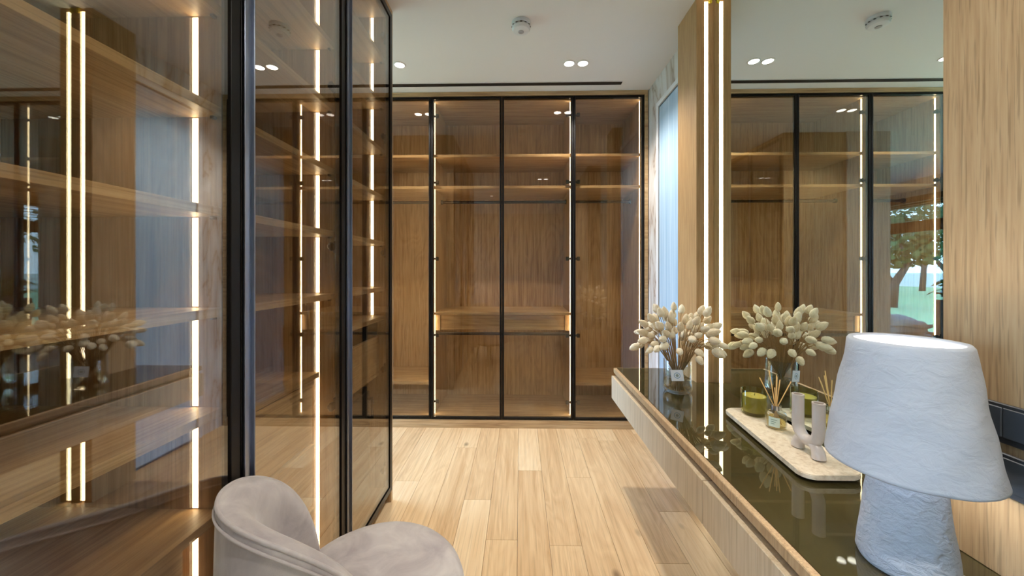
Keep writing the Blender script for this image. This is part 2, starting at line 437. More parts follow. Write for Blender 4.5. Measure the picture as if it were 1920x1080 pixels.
def back_unit(x0, x1, label, doors, led_left, led_right, drawers, group):
    t = thing('wardrobe_unit', label, 'wardrobe', ((x0 + x1) / 2, (YB + DB) / 2, .067), group)
    th = .018; yf = YB + .03
    box('side_panel', M['oak'], t, x0 + .0005, x0 + th, yf, DB, .067, ZT)
    box('side_panel', M['oak'], t, x1 - th, x1 - .0005, yf, DB, .067, ZT)
    xi0, xi1 = x0 + th + .0003, x1 - th - .0003
    box('back_panel', M['oak'], t, xi0, xi1, DB - .012, DB, .067, ZT)
    box('top_panel', M['oak_x'], t, xi0, xi1, yf, DB - .0125, ZT - .018, ZT)
    box('bottom_panel', M['oak_x'], t, xi0, xi1, yf, DB - .0125, .067, .088)
    for z in (2.204, 1.946): box('shelf', M['oak_x'], t, xi0, xi1, yf + .025, DB - .0125, z - .011, z + .011)
    bm = bmesh.new(); tube(bm, [(xi0 + .001, yf + .27, 1.868), (xi1 - .001, yf + .27, 1.868)], .0125, 16)
    link('hanging_rod', bm, M['rod'], t, 'auto')
    for xa, xb in ((xi0 + .0005, xi0 + .012), (xi1 - .012, xi1 - .0005)):
        bm = bmesh.new(); tube(bm, [(xa, yf + .27, 1.868), (xb, yf + .27, 1.868)], .020, 16); link('rod_flange', bm, M['rod'], t, 'auto')
    if drawers:
        box('drawer_top', M['oak_x'], t, xi0 + .001, xi1 - .001, yf + .03, DB - .0125, .90, .922)
        for a, b in ((xi0 + .0005, xi0 + .04), (xi1 - .04, xi1 - .0005)): box('filler_strip', M['oak'], t, a, b, yf + .045, yf + .40, .771, .8995)
        mid = (xi0 + xi1) / 2
        for a, b in ((xi0 + .042, mid - .001), (mid + .001, xi1 - .042)): box('drawer', M['oak_x'], t, a, b, yf + .05, DB - .02, .775, .896, .001)
        bm = bmesh.new(); tube(bm, [(xi0 + .01, yf + .06, .742), (xi1 - .01, yf + .06, .742)], .0125, 16)
        link('hanging_rod', bm, M['rod'], t, 'auto')
    else:
        box('shelf', M['oak_x'], t, xi0, xi1, yf + .04, DB - .0125, .325, .350)
    cuts = sorted([(2.19, 2.218), (1.932, 1.96)] + ([(.90, .922)] if drawers else [(.322, .353)]))
    for on, x, s in ((led_left, xi0, 1), (led_right, xi1, -1)):
        if not on: continue
        z = .09
        for a, b in cuts + [(ZT - .02, 9)]:
            led(t, min(x - s * .0002, x + s * .0004), max(x - s * .0002, x + s * .0004), yf + .027, yf + .037, z, a, 'led_soft'); z = b
    n = doors; wd = (x1 - x0) / n
    for i in range(n):
        a, b = x0 + i * wd + .0015, x0 + (i + 1) * wd - .0015
        door_front(t, 'x', a, b, .072, ZT, YB, hinge=(a if i == 0 else b), hz=HZ)
    return t
bx_lines = (-1.295, -.718, .426, .988)
G = 'glass door units of the back wardrobe'
back_unit(bx_lines[0], bx_lines[1], 'narrow glass wardrobe bay of the back wall beside the left cabinet, with a low shelf', 1, True, True, False, G)
back_unit(bx_lines[1], bx_lines[2], 'wide double-door glass wardrobe bay of the back wall with a drawer row', 2, True, True, True, G)
back_unit(bx_lines[2], bx_lines[3], 'narrow glass wardrobe bay of the back wall beside the marbled wall', 1, False, True, False, G)

# ------------------------------------------------------------------ left glass cabinet, three units
YL = (.365, .905, 1.455, 1.995)
XB = -1.31
struct(boxes('trim_5', M['oak'], None, [(XB, -.705, YL[3] + .0008, YL[3] + .026, 0, H - .002), (XB, -.705, YL[0] - .026, YL[0] - .0008, 0, H - .002),
        (XB, -.705, YL[0], YL[3], 2.665, H - .002), (XB - .03, XB - .001, YL[0] - .026, YL[3] + .026, 0, H - .002)], .001))
struct(box('baseboard_left', M['oak_y'], None, XB, -.735, YL[0], YL[3], 0, .066, .001))

def left_unit(k, label, shelves, drawers, top_of_drawers=None, near_hinge=False):
    y0, y1 = YL[k], YL[k + 1]; th = .012
    t = thing('glass_cabinet_unit', label, 'cabinet', ((XL + XB) / 2, (y0 + y1) / 2, .067), 'glass door units of the left cabinet')
    xf = -.735
    box('side_panel', M['oak'], t, XB, xf, y0 + .0004, y0 + th, .067, ZT)
    box('side_panel', M['oak'], t, XB, xf, y1 - th, y1 - .0004, .067, ZT)
    a, b = y0 + th + .0003, y1 - th - .0003
    box('back_panel', M['oak'], t, XB, XB + .012, a, b, .067, ZT)
    box('top_panel', M['oak_y'], t, XB + .0125, xf, a, b, ZT - .018, ZT)
    box('bottom_panel', M['oak_y'], t, XB + .0125, xf, a, b, .067, .088)
    for z in shelves:
        sh = box('shelf', M['oak_y'], t, XB + .0125, xf, a, b, z - .011, z + .011)
        box('shelf_pin', M['bronze'], sh, xf - .022, xf - .012, b - .012, b - .0002, z - .018, z - .0112, .001)
    cuts = [(z - .0135, z + .0135) for z in shelves]
    if top_of_drawers:
        z = top_of_drawers
        box('drawer_top', M['oak_y'], t, XB + .0125, -.796, a, b, z - .022, z)
        for (d0, d1) in drawers:
            dr = box('drawer', M['oak_y'], t, XB + .02, -.806, a + .004, b - .03, d0, d1, .001)
            box('finger_pull', M['oak_y'], dr, -.8055, -.798, a + .004, b - .03, d1 - .016, d1 - .001, .001)
    cuts = sorted(cuts)
    z = .09 if k < 2 else 1.0255
    if k == 2: cuts = [c for c in cuts if c[0] > 1.02]
    for c0, c1 in cuts + [(ZT - .02, 9)]:
        led(t, -.8095, -.7955, b - .0004, b + .0002, z, c0); z = c1
    d = door_front(t, 'y', y0 + .0015, y1 - .0015, .072, ZT, XL, st=.030, hinge=(y0 + .0015 if near_hinge else y1 - .0015), hz=HZ)
    if k:
        boxes('handle_profile', M['satin'], d, [(XL + .0032, XL + .010, y0 + .004, y0 + .030, .08, ZT - .01), (XL + .0032, XL + .018, y0 + .026, y0 + .030, .08, ZT - .01)], .001)
    return t
SZ = (2.405, 2.155, 1.907, 1.658, 1.412, 1.166)
u1 = left_unit(0, 'nearest glass-door cabinet unit at left, beside the velvet chair, with open oak shelves', SZ + (.92, .668), [(.38, .64), (.10, .37)], .655, near_hinge=True)
u2 = left_unit(1, 'middle glass-door cabinet unit at left with three oak drawers at the bottom', SZ, [(.605, .84), (.36, .595), (.10, .35)], .866)
u3 = left_unit(2, 'farthest glass-door cabinet unit at left with a black safe below a drawer', SZ + (1.012,), [(.72, .905)])
# unit three: glass-fronted tray, one drawer and the safe niche
a, b = YL[2] + .0125, YL[3] - .0125
dr = box('drawer', M['oak_y'], u3, XB + .02, -.765, a + .001, b - .001, .722, .912, .001)
gd = box('glass_drawer', plain('smoked_drawer_front', srgb(24, 30, 34), .06), u3, XB + .02, -.775, a + .001, b - .001, .914, .998, .001)
box('drawer_base', M['oak_y'], u3, XB + .0125, -.765, a, b, .70, .721)
sf = thing('safe', 'black box safe with a handle inside the farthest left cabinet unit', 'safe', (-1.0, (a + b) / 2, .0885))
SAFE = plain('matt_black_safe', srgb(30, 28, 27), .45, bump=(400, .08))
box('body', SAFE, sf, -1.25, -.80, a + .006, b - .07, .0885, .66, .004)
sdoor = box('safe_door', SAFE, sf, -.7995, -.785, a + .012, b - .077, .12, .64, .003)
boxes('handle', M['black'], sdoor, [(-.7845, -.755, b - .110, b - .098, .60, .615), (-.7845, -.755, b - .110, b - .098, .50, .515), (-.768, -.755, b - .110, b - .098, .50, .615)], .002)
box('keypad', M['plastic_dark'], sdoor, -.7845, -.781, a + .12, a + .20, .42, .52, .002)

# ------------------------------------------------------------------ floating vanity
YV0, YV1 = -.30, 2.24
va = thing('floating_vanity', 'long wall-hung oak vanity with dark olive glass top', 'vanity', (.8, 1.0, .49))
M['top_glass'] = plain('olive_back_painted_glass', srgb(66, 59, 34), .02, 0, Specular_IOR_Level=.9)
poly = [(.586, YV0), (XP + .0, YV0), (XP + .0, .8302), (XM - .001, .8302), (XM - .001, 1.9565), (XP - .0025, 1.9565), (XP - .0025, 2.1855), (XM - .013, 2.1855), (XM - .013, YV1 - .003), (.586, YV1 - .003)]
poly[1] = (XP + .08, YV0); poly[2] = (XP + .08, .8302)
link('counter_glass', prism(bmesh.new(), poly, .6675, .677), M['top_glass'], va)
boxes('counter_rim', M['veneer'], va, [(.566, .5855, YV0, YV1, .648, .6765), (.586, .92, YV1 - .0028, YV1 + .004, .648, .6765)], .002)
box('carcass', M['pilaster'], va, .590, .924, YV0, YV1 - .004, .500, .667, .001)
for y0, y1 in ((1.134, YV1), (.03, 1.130), (YV0, .026)):
    box('drawer', M['drawer'], va, .554, .5865, y0, y1, .495, .630, .0015)

# sockets on the wood panel
for zz0, zz1, lab in ((.938, 1.014, 'upper dark multi-gang socket plate on the wood panel behind the lamp'), (.839, .920, 'lower dark multi-gang socket plate on the wood panel behind the lamp')):
    t = thing('socket_plate', lab, 'socket', (XP, .68, zz0))
    y0, y1 = .585, .772
    box('plate', M['plastic_dark'], t, XP - .007, XP - .0004, y0, y1, zz0, zz1, .002)
    for i in range(4):
        ya = y1 - .004 - (i + 1) * .0448
        r = box('rocker', plain('slate_rocker', srgb(62, 68, 76), .3), t, XP - .0105, XP - .0072, ya + .0006, ya + .0442, zz0 + .012, zz1 - .007, .0015)
        if i in (1, 3): box('indicator', plain('silver_dot', srgb(210, 214, 220), .3), r, XP - .0082, XP - .0072, ya + .008, ya + .013, zz0 + .0045, zz0 + .0085, 0)

# ------------------------------------------------------------------ table lamp
def plaster(name, col, sc, st, dist):
    m, nt, out = new_mat(name)
    tc = N(nt, 'ShaderNodeTexCoord'); mp = N(nt, 'ShaderNodeMapping'); mp.inputs['Scale'].default_value = (1, 1, 1.6); nt.links.new(tc.outputs['Object'], mp.inputs['Vector'])
    n1 = N(nt, 'ShaderNodeTexNoise', Scale=sc, Detail=6.0, Roughness=.55, Distortion=.6); nt.links.new(mp.outputs[0], n1.inputs['Vector'])
    p = bsdf(nt, out, Base_Color=col, Roughness=.85)
    b = N(nt, 'ShaderNodeBump', Strength=st, Distance=dist); nt.links.new(n1.outputs[0], b.inputs['Height']); nt.links.new(b.outputs[0], p.inputs['Normal'])
    return m
LX, LY, LZ = .778, .760, .6772
lamp = thing('table_lamp', 'chunky white plaster table lamp with a wide tapered shade on the vanity', 'lamp', (LX, LY, LZ))
M['plaster'] = plaster('white_plaster', srgb(192, 198, 208), 30, .27, .012)
M['plaster_rough'] = plaster('rough_white_plaster', srgb(192, 198, 208), 48, .75, .014)
rnd = random.Random(5)
ph = [rnd.uniform(0, 6.28) for _ in range(6)]
wob = lambda a, z: 1 + .010 * math.sin(3 * a + ph[0] + z * 30) + .008 * math.sin(7 * a + ph[1] - z * 55) + .006 * math.sin(2 * a + ph[2] + z * 80)
bm = bmesh.new()
prof = [(.066, 0), (.073, .003), (.0755, .010)] + [(.0755 - .024 * i / 12, .010 + .205 * i / 12) for i in range(1, 13)] + [(.043, .219), (.02, .221)]
lathe(bm, prof, (LX, LY, LZ), 64, wob=wob); link('base', bm, M['plaster_rough'], lamp, True)
bm = bmesh.new()
R0, R1, Z0, Z1 = .126, .089, .200, .452
out_ = [(R0 - .004, Z0), (R0 + .001, Z0 + .004)] + [(R0 + (R1 - R0) * i / 14, Z0 + .008 + (Z1 - Z0 - .014) * i / 14) for i in range(15)] + [(R1 - .004, Z1)]
inn = [(R1 - .010, Z1 - .001), (R1 - .012, Z1 - .006), (R0 - .012, Z0 + .006), (R0 - .008, Z0 + .001)]
lathe(bm, out_ + inn, (LX, LY, LZ), 72, close=True, wob=wob)
link('shade', bm, M['plaster'], lamp, True)
bm = bmesh.new(); lathe(bm, [(.016, .221), (.016, .269), (.012, .272)], (LX, LY, LZ), 20); link('bulb_socket', bm, M['plastic_white'], lamp, 'auto')
bm = bmesh.new(); lathe(bm, [(.012, .272), (.024, .278), (.036, .292), (.042, .312), (.040, .332), (.028, .352), (.008, .360)], (LX, LY, LZ), 24); link('bulb', bm, emit('bulb_glow', (1, .95, .88, 1), 60.0), lamp, True)
boxes('shade_carrier', M['plastic_white'], lamp, [(LX - .100, LX + .100, LY - .003, LY + .003, LZ + .270, LZ + .274), (LX - .003, LX + .003, LY - .100, LY - .0165, LZ + .270, LZ + .274), (LX - .003, LX + .003, LY + .0165, LY + .100, LZ + .270, LZ + .274)], .001)
bm = bmesh.new(); tube(bm, [(LX + .060, LY - .045, LZ + .012), (LX + .085, LY - .07, LZ + .010), (LX + .105, LY - .11, LZ + .006), (LX + .115, LY - .17, LZ + .0045), (LX + .11, LY - .26, LZ + .0045)], .003, 8); link('power_cord', bm, M['plastic_white'], lamp, True)

# ------------------------------------------------------------------ vase and dried stems
VX, VY, VZ = .769, 1.815, .6772
va_ = thing('glass_vase', 'clear glass vase of dried stems with a white tag, on the vanity', 'vase', (VX, VY, VZ))
bm = bmesh.new()
lathe(bm, [(.040, .0), (.058, .002), (.066, .018), (.0665, .04), (.064, .07), (.064, .155), (.0625, .157), (.061, .155), (.0605, .07), (.0625, .04), (.060, .02), (.05, .012), (.02, .010)], (VX, VY, VZ), 40)
link('glass', bm, M['clear'], va_, True)
def water_mat():
    m, nt, out = new_mat('tinted_water'); g = N(nt, 'ShaderNodeBsdfGlass', IOR=1.25, Roughness=0.0); g.inputs[0].default_value = (.93, .90, .82, 1)
    tr = N(nt, 'ShaderNodeBsdfTransparent'); tr.inputs[0].default_value = (.93, .9, .82, 1); mx = N(nt, 'ShaderNodeMixShader'); mx.inputs[0].default_value = .55
    nt.links.new(tr.outputs[0], mx.inputs[1]); nt.links.new(g.outputs[0], mx.inputs[2]); nt.links.new(mx.outputs[0], out.inputs[0]); return m
bm = bmesh.new(); lathe(bm, [(.048, .013), (.0585, .021), (.061, .04), (.0592, .062)], (VX, VY, VZ), 40); link('water', bm, water_mat(), va_, True)
# tag with printed ring
def tag_mat():
    m, nt, out = new_mat('printed_tag')
    tc = N(nt, 'ShaderNodeTexCoord'); mp = N(nt, 'ShaderNodeMapping'); nt.links.new(tc.outputs['Object'], mp.inputs['Vector'])
    ln = nt.nodes.new('ShaderNodeVectorMath'); ln.operation = 'LENGTH'; nt.links.new(mp.outputs[0], ln.inputs[0])
    c = ramp(nt, mth(nt, 'MULTIPLY', ln.outputs['Value'], 25.0), [(0, srgb(150, 160, 150)), (.16, srgb(150, 165, 165)), (.19, srgb(236, 240, 246)), (.27, srgb(236, 240, 246)), (.29, srgb(120, 160, 190)), (.34, srgb(120, 160, 190)), (.36, srgb(236, 240, 246))])
    bsdf(nt, out, Base_Color=c, Roughness=.6); return m
ang = math.radians(246); ca, sa = math.cos(ang), math.sin(ang)
tx, ty = VX + .0665 * ca, VY + .0665 * sa
bm = bmesh.new(); bx(bm, -.027, .027, -.0008, .0008, -.026, .026, .0004)
bmesh.ops.rotate(bm, cent=(0, 0, 0), verts=bm.verts, matrix=Matrix.Rotation(ang + PI / 2, 3, 'Z') @ Matrix.Rotation(math.radians(-7), 3, 'Y'))
bmesh.ops.translate(bm, verts=bm.verts, vec=(tx, ty, VZ + .094))
link('tag', bm, tag_mat(), va_, origin=(tx, ty, VZ + .094))

def fluff(name, c0, c1):
    m, nt, out = new_mat(name)
    tc = N(nt, 'ShaderNodeTexCoord'); mp = N(nt, 'ShaderNodeMapping'); mp.inputs['Scale'].default_value = (1, 1, .35); nt.links.new(tc.outputs['Object'], mp.inputs['Vector'])
    n = N(nt, 'ShaderNodeTexNoise', Scale=240.0, Detail=3.0); nt.links.new(mp.outputs[0], n.inputs['Vector'])
    oi = N(nt, 'ShaderNodeObjectInfo')
    c = ramp(nt, mth(nt, 'MULTIPLY_ADD', oi.outputs['Random'], .4, mth(nt, 'MULTIPLY', n.outputs[0], .7)), [(.2, c0), (.75, c1)])
    p = bsdf(nt, out, Base_Color=c, Roughness=.9, Sheen_Weight=.5)
    b = N(nt, 'ShaderNodeBump', Strength=.5, Distance=.004); nt.links.new(n.outputs[0], b.inputs['Height']); nt.links.new(b.outputs[0], p.inputs['Normal'])
    return m
M['fluff'] = fluff('dried_fluff', srgb(206, 182, 142), srgb(238, 226, 198))
M['straw'] = plain('dried_straw', srgb(150, 118, 72), .7)
def head_mesh(s):
    bm = bmesh.new(); r = random.Random(s); n = 14; prof = []
    for i in range(11):
        u = i / 10; rr = .0170 * (math.sin(PI * u ** .82) ** .62) * (1 - .16 * u) + .0008
        prof.append((rr, u * .053))
    lathe(bm, prof, (0, 0, 0), n, wob=lambda a, z: 1 + .10 * math.sin(5 * a + z * 260 + s) * math.sin(z * 180 + s))
    me = bpy.data.meshes.new('head')
    bmesh.ops.recalc_face_normals(bm, faces=bm.faces); bm.to_mesh(me); bm.free()
    for p in me.polygons: p.use_smooth = True
    me.materials.append(M['fluff'])
    return me
heads = [head_mesh(s) for s in range(4)]
rs = random.Random(21); made = []; tries = 0
while len(made) < 84 and tries < 6000:
    tries += 1
    az = rs.uniform(0, 2 * PI); el = rs.uniform(0, 1)
    rad = .195 * math.sqrt(rs.uniform(.02, 1.0)); zz = VZ + .165 + (.30 - .16 * (rad / .195) ** 2) * (rs.uniform(.35, 1.0)) - .03 * (rad / .195)
    # two loose lobes left and right of the vase axis
    if abs(math.cos(az + .25)) < .35 and rs.random() < .55: continue
    p = Vector((VX + rad * math.cos(az), VY + rad * math.sin(az) * .85, zz))
    if p.x > .985 or p.z > 1.085 or (p.x > .905 and p.y > 1.90): continue
    if any((p - q).length < .032 for q in made): continue
    made.append(p)
    a0 = az + PI + rs.uniform(-.5, .5); b0 = Vector((VX + .030 * math.cos(a0), VY + .030 * math.sin(a0), VZ + .016))
    rim = Vector((VX + .050 * math.cos(az) * min(1, rad / .12), VY + .050 * math.sin(az) * min(1, rad / .12), VZ + .150))
    pts = []
    for i in range(11):
        u = i / 10
        q1 = b0.lerp(rim, min(1, u / .45)) if u < .45 else rim.lerp(p, (u - .45) / .55)
        if u >= .45:
            v = (u - .45) / .55; q1 = q1 + Vector((0, 0, .05 * rad / .2 * math.sin(PI * v)))
        pts.append(q1)
    bm = bmesh.new(); tube(bm, pts, [.0016] * 8 + [.0013] * 3, 5)
    st = link('dried_bunny_tail', bm, M['straw'], None, True, origin=b0)
    tag(st, 'dried cream bunny-tail grass stem standing in the clear glass vase', 'dried flower', 'dried stems in the glass vase')
    hd = bpy.data.objects.new('head', heads[len(made) % 4]); COL.objects.link(hd); hd.parent = st
    d = (pts[-1] - pts[-2]).normalized(); hd.location = p - d * .006 - b0
    hd.rotation_mode = 'QUATERNION'; hd.rotation_quaternion = d.to_track_quat('Z', 'Y')
    k = rs.uniform(.82, 1.12); hd.scale = (k, k, k * rs.uniform(.92, 1.12))

# ------------------------------------------------------------------ tray, candle, reed diffuser, candle holder
TZ = .702
def stone():
    m, nt, out = new_mat('beige_travertine')
    tc = N(nt, 'ShaderNodeTexCoord'); n = N(nt, 'ShaderNodeTexNoise', Scale=60.0, Detail=8.0, Roughness=.7); nt.links.new(tc.outputs['Object'], n.inputs['Vector'])
    c = ramp(nt, n.outputs[0], [(.3, srgb(192, 170, 140)), (.5, srgb(222, 206, 180)), (.7, srgb(234, 222, 202))])
    bsdf(nt, out, Base_Color=c, Roughness=.6); return m
M['stone'] = stone()
tr = thing('stone_tray', 'long beige stone tray with rounded corners on the vanity', 'tray', (.88, 1.28, .6772))
def rrect(x0, x1, y0, y1, r, n=6, sk=0.0):
    P = []
    for cx, cy, a in ((x1 - r, y1 - r, 0), (x0 + r, y1 - r, 90), (x0 + r, y0 + r, 180), (x1 - r, y0 + r, 270)):
        for i in range(n + 1):
            t_ = math.radians(a + 90 * i / n); P.append((cx + r * math.cos(t_) + sk * (cy + r * math.sin(t_) - y0), cy + r * math.sin(t_)))
    return P
bm = prism(bmesh.new(), rrect(.785, .958, 1.035, 1.535, .035, sk=.10), TZ - .014, TZ)
bmesh.ops.bevel(bm, geom=[e for e in bm.edges if abs(e.verts[0].co.z - e.verts[1].co.z) < 1e-6], offset=.002, segments=2, affect='EDGES')
link('slab', bm, M['stone'], tr, 'auto')
for x, y in ((.825, 1.10), (.93, 1.10), (.865, 1.47), (.96, 1.47)):
    bm = bmesh.new(); lathe(bm, [(.012, 0), (.012, .0105)], (x, y, .6772), 16); link('foot', bm, M['slot'], tr, 'auto')

CX, CY = .922, 1.470
cn = thing('glass_candle', 'green candle in a thick smoked glass tumbler on the stone tray', 'candle', (CX, CY, TZ))
bm = bmesh.new(); lathe(bm, [(.036, .0003), (.041, .003), (.0440, .012), (.0440, .096), (.0430, .0975), (.0417, .096), (.0413, .014), (.02, .012)], (CX, CY, TZ), 40); link('tumbler', bm, M['green_glass'], cn, True)
bm = bmesh.new(); lathe(bm, [(.039, .0135), (.0408, .018), (.0408, .074), (.037, .0745), (.02, .0738)], (CX, CY, TZ), 40); link('wax', bm, plain('olive_wax', srgb(224, 214, 160), .6), cn, 'auto')
bm = bmesh.new(); tube(bm, [(CX, CY, TZ + .069), (CX + .001, CY, TZ + .078), (CX + .003, CY, TZ + .082)], .0011, 6); link('wick', bm, M['slot'], cn)

DX, DY = .921, 1.345
df = thing('reed_diffuser', 'clear glass reed diffuser with pale reeds on the stone tray', 'diffuser', (DX, DY, TZ))
bm = bmesh.new(); lathe(bm, [(.026, .0003), (.0315, .003), (.0325, .010), (.0325, .050), (.030, .058), (.018, .064), (.0125, .067), (.0125, .080), (.0105, .080), (.0105, .068), (.017, .062), (.028, .056), (.0300, .050), (.0300, .010), (.02, .006)], (DX, DY, TZ), 36); link('bottle', bm, M['clear'], df, True)
bm = bmesh.new(); lathe(bm, [(.024, .0068), (.0296, .011), (.0296, .040), (.02, .0402)], (DX, DY, TZ), 36); link('liquid', bm, thin_glass('amber_oil', (.95, .86, .55, 1), r0=.05), df, 'auto')
bm = bmesh.new(); lathe(bm, [(.0165, .0655), (.0165, .0815), (.0128, .0815), (.0128, .0655)], (DX, DY, TZ), 28, close=True); link('collar', bm, M['chrome'], df, 'auto')
bm = bmesh.new(); a0 = math.radians(195); n = 10; vi = []
for zz in (.012, .046):
    vi.append([bm.verts.new((DX + .0330 * math.cos(a0 + (i / n) * 1.05), DY + .0330 * math.sin(a0 + (i / n) * 1.05), TZ + zz)) for i in range(n + 1)])
for i in range(n): bm.faces.new((vi[0][i], vi[0][i + 1], vi[1][i + 1], vi[1][i]))
lb = link('label', bm, plain('pale_green_label', srgb(206, 222, 210), .6), df, True)
for k in range(3):
    bm = bmesh.new(); zz = .036 - k * .007; m_ = 6; q0 = []
    for h_ in (zz, zz + .0022): q0.append([bm.verts.new((DX + .0332 * math.cos(a0 + .22 + (i / m_) * (.6 - .12 * k)), DY + .0332 * math.sin(a0 + .22 + (i / m_) * (.6 - .12 * k)), TZ + h_)) for i in range(m_ + 1)])
    for i in range(m_): bm.faces.new((q0[0][i], q0[0][i + 1], q0[1][i + 1], q0[1][i]))
    link('print_line', bm, plain('grey_green_ink', srgb(120, 150, 135), .6), lb)
M['reed'] = plain('rattan_reed', srgb(222, 178, 112), .7)
for k, (ex, ey, ez) in enumerate(((-.050, .012, .176), (-.004, .03, .198), (.006, -.012, .176), (.012, .014, .185), (.045, -.012, .170), (-.018, -.02, .150), (.022, .026, .176))):
    bm = bmesh.new(); tube(bm, [(DX - ex * .34, DY - ey * .34, TZ + .012), (DX + ex * .10, DY + ey * .10, TZ + .075), (DX + ex, DY + ey, TZ + ez)], .0016, 6); link('reed', bm, M['reed'], df, True)

HX, HY = .892, 1.160
ch = thing('ceramic_candle_holder', 'pale ceramic U-shaped double candle holder on arched feet on the stone tray', 'candle holder', (HX, HY, TZ))
M['ceramic'] = plain('glazed_ceramic', srgb(206, 194, 184), .22, bump=(60, .08))
def utube(bm, half, zb, zt, r, inv, n=18, hollow=False):
    pts = []
    rr = half
    if not inv:
        pts += [(HX, HY + half, zt)] + [(HX, HY + half, zt - (zt - zb - rr) * i / 4) for i in range(1, 4)]
        pts += [(HX, HY + rr * math.cos(a), zb + rr - rr * math.sin(a)) for a in [PI * i / 16 for i in range(17)]]
        pts += [(HX, HY - half, zt - (zt - zb - rr) * i / 4) for i in range(3, 0, -1)] + [(HX, HY - half, zt)]
    else:
        pts += [(HX, HY + rr * math.cos(a) * 1.0, zb + (zt - zb) * math.sin(a)) for a in [PI * i / 16 for i in range(17)]]
    tube(bm, pts, r, n)
bm = bmesh.new(); utube(bm, .041, TZ + .040, TZ + .165, .0165, False); link('arms', bm, M['ceramic'], ch, 'auto')
bm = bmesh.new()
pts = [(HX, HY + .042 * math.cos(a), TZ + .004 + .040 * math.sin(a) ** .8) for a in [PI * i / 14 for i in range(15)]]
tube(bm, pts, [.0185 - .004 * math.sin(PI * i / 14) for i in range(15)], 16)
for v in bm.verts: v.co.z = max(v.co.z, TZ + .0003)
link('arched_foot', bm, M['ceramic'], ch, 'auto')
for s in (1, -1):
    bm = bmesh.new(); lathe(bm, [(.0165, .1645), (.0172, .168), (.0168, .1705), (.0128, .1705), (.0122, .166), (.011, .1652)], (HX, HY + s * .041, TZ), 24); cup = link('candle_cup', bm, M['ceramic'], ch, 'auto')
    bm = bmesh.new(); lathe(bm, [(.0118, .1660), (.0118, .1672)], (HX, HY + s * .041, TZ), 20); link('cup_shade_disc', bm, plain('cup_shadow', srgb(120, 104, 94), .7), cup)  # darker ceramic-toned disc: shade inside the cup put into its colour

# ------------------------------------------------------------------ velvet tub chair
def velvet():
    m, nt, out = new_mat('mauve_grey_velvet')
    tc = N(nt, 'ShaderNodeTexCoord'); n = N(nt, 'ShaderNodeTexNoise', Scale=9.0, Detail=6.0, Roughness=.6, Distortion=.8); nt.links.new(tc.outputs['Object'], n.inputs['Vector'])
    n2 = N(nt, 'ShaderNodeTexNoise', Scale=700.0, Detail=2.0); nt.links.new(tc.outputs['Object'], n2.inputs['Vector'])
    c = ramp(nt, n.outputs[0], [(.32, srgb(164, 155, 156)), (.52, srgb(184, 176, 175)), (.7, srgb(200, 193, 190))])
    p = bsdf(nt, out, Base_Color=c, Roughness=.85, Sheen_Weight=.7, Sheen_Roughness=.35)
    b = N(nt, 'ShaderNodeBump', Strength=.15, Distance=.002); nt.links.new(n2.outputs[0], b.inputs['Height']); nt.links.new(b.outputs[0], p.inputs['Normal'])
    return m
M['velvet'] = velvet()
KX, KY, KB = -.419, .909, math.radians(226.4)
KR, KE, KS, KP, KZ0, KZ1 = .231, 1.128, math.radians(86), 2.24, .513, .795
chair = thing('velvet_tub_chair', 'rounded mauve-grey velvet tub chair pulled up towards the vanity', 'chair', (KX, KY, 0))
bxd, byd = math.cos(KB), math.sin(KB)
def ring_pt(tt, off, z):
    th = tt * KS; u = math.cos(th) * KR * KE; v = math.sin(th) * KR
    l = math.hypot(u, v); k = (l + off) / l
    return Vector((KX + (u * bxd - v * byd) * k, KY + (u * byd + v * bxd) * k, z))
def ztop(tt): return .44 + (KZ1 - .44) * max(0.0, 1 - abs(tt) ** 2.5) ** (1 / 2.3)
nb = 64; bm = bmesh.new(); rows = []
ZB = .24
def section(tt):
    zt = ztop(tt); hh = zt - ZB; tk = .030; dr = min(.085, hh * .45)
    pts = [(-tk - .012, ZB)]
    pts += [(-tk - .012 - .004 * math.sin(PI * i / 6), ZB + (hh - dr) * i / 6) for i in range(1, 7)]
    pts += [(tk - .012 - (2 * tk) * math.cos(a), zt - dr + (dr - .004) * math.sin(a)) for a in [PI / 2 * i / 8 for i in range(1, 9)]]
    pts += [(tk - .004, zt), (tk, zt - .006)]
    pts += [(tk + .004 * math.sin(PI * i / 6), ZB + (hh - .02) * i / 6) for i in range(6, 0, -1)]
    pts += [(tk - .004, ZB)]
    return pts
TT = [-1 + 2 * (i / nb) for i in range(nb + 1)]
TT = [math.copysign(1 - (1 - abs(t_)) ** 1.35, t_) for t_ in TT]
for tt in TT: rows.append([bm.verts.new(ring_pt(tt, -.024 + o, z)) for o, z in section(tt)])
for A, B in zip(rows, rows[1:]):
    n = len(A)
    for i in range(n): bm.faces.new((A[i], A[(i + 1) % n], B[(i + 1) % n], B[i]))
bm.faces.new(rows[0]); bm.faces.new(rows[-1][::-1])
back = link('backrest', bm, M['velvet'], chair, True)
for off, dz, rr in ((.003, -.003, .0042), (.008, -.020, .0030)):
    bm = bmesh.new(); pts = [ring_pt(tt, off, ztop(tt) + dz) for tt in TT[1:-1]]
    tube(bm, pts, rr, 8); link('piping', bm, M['velvet'], back, True)
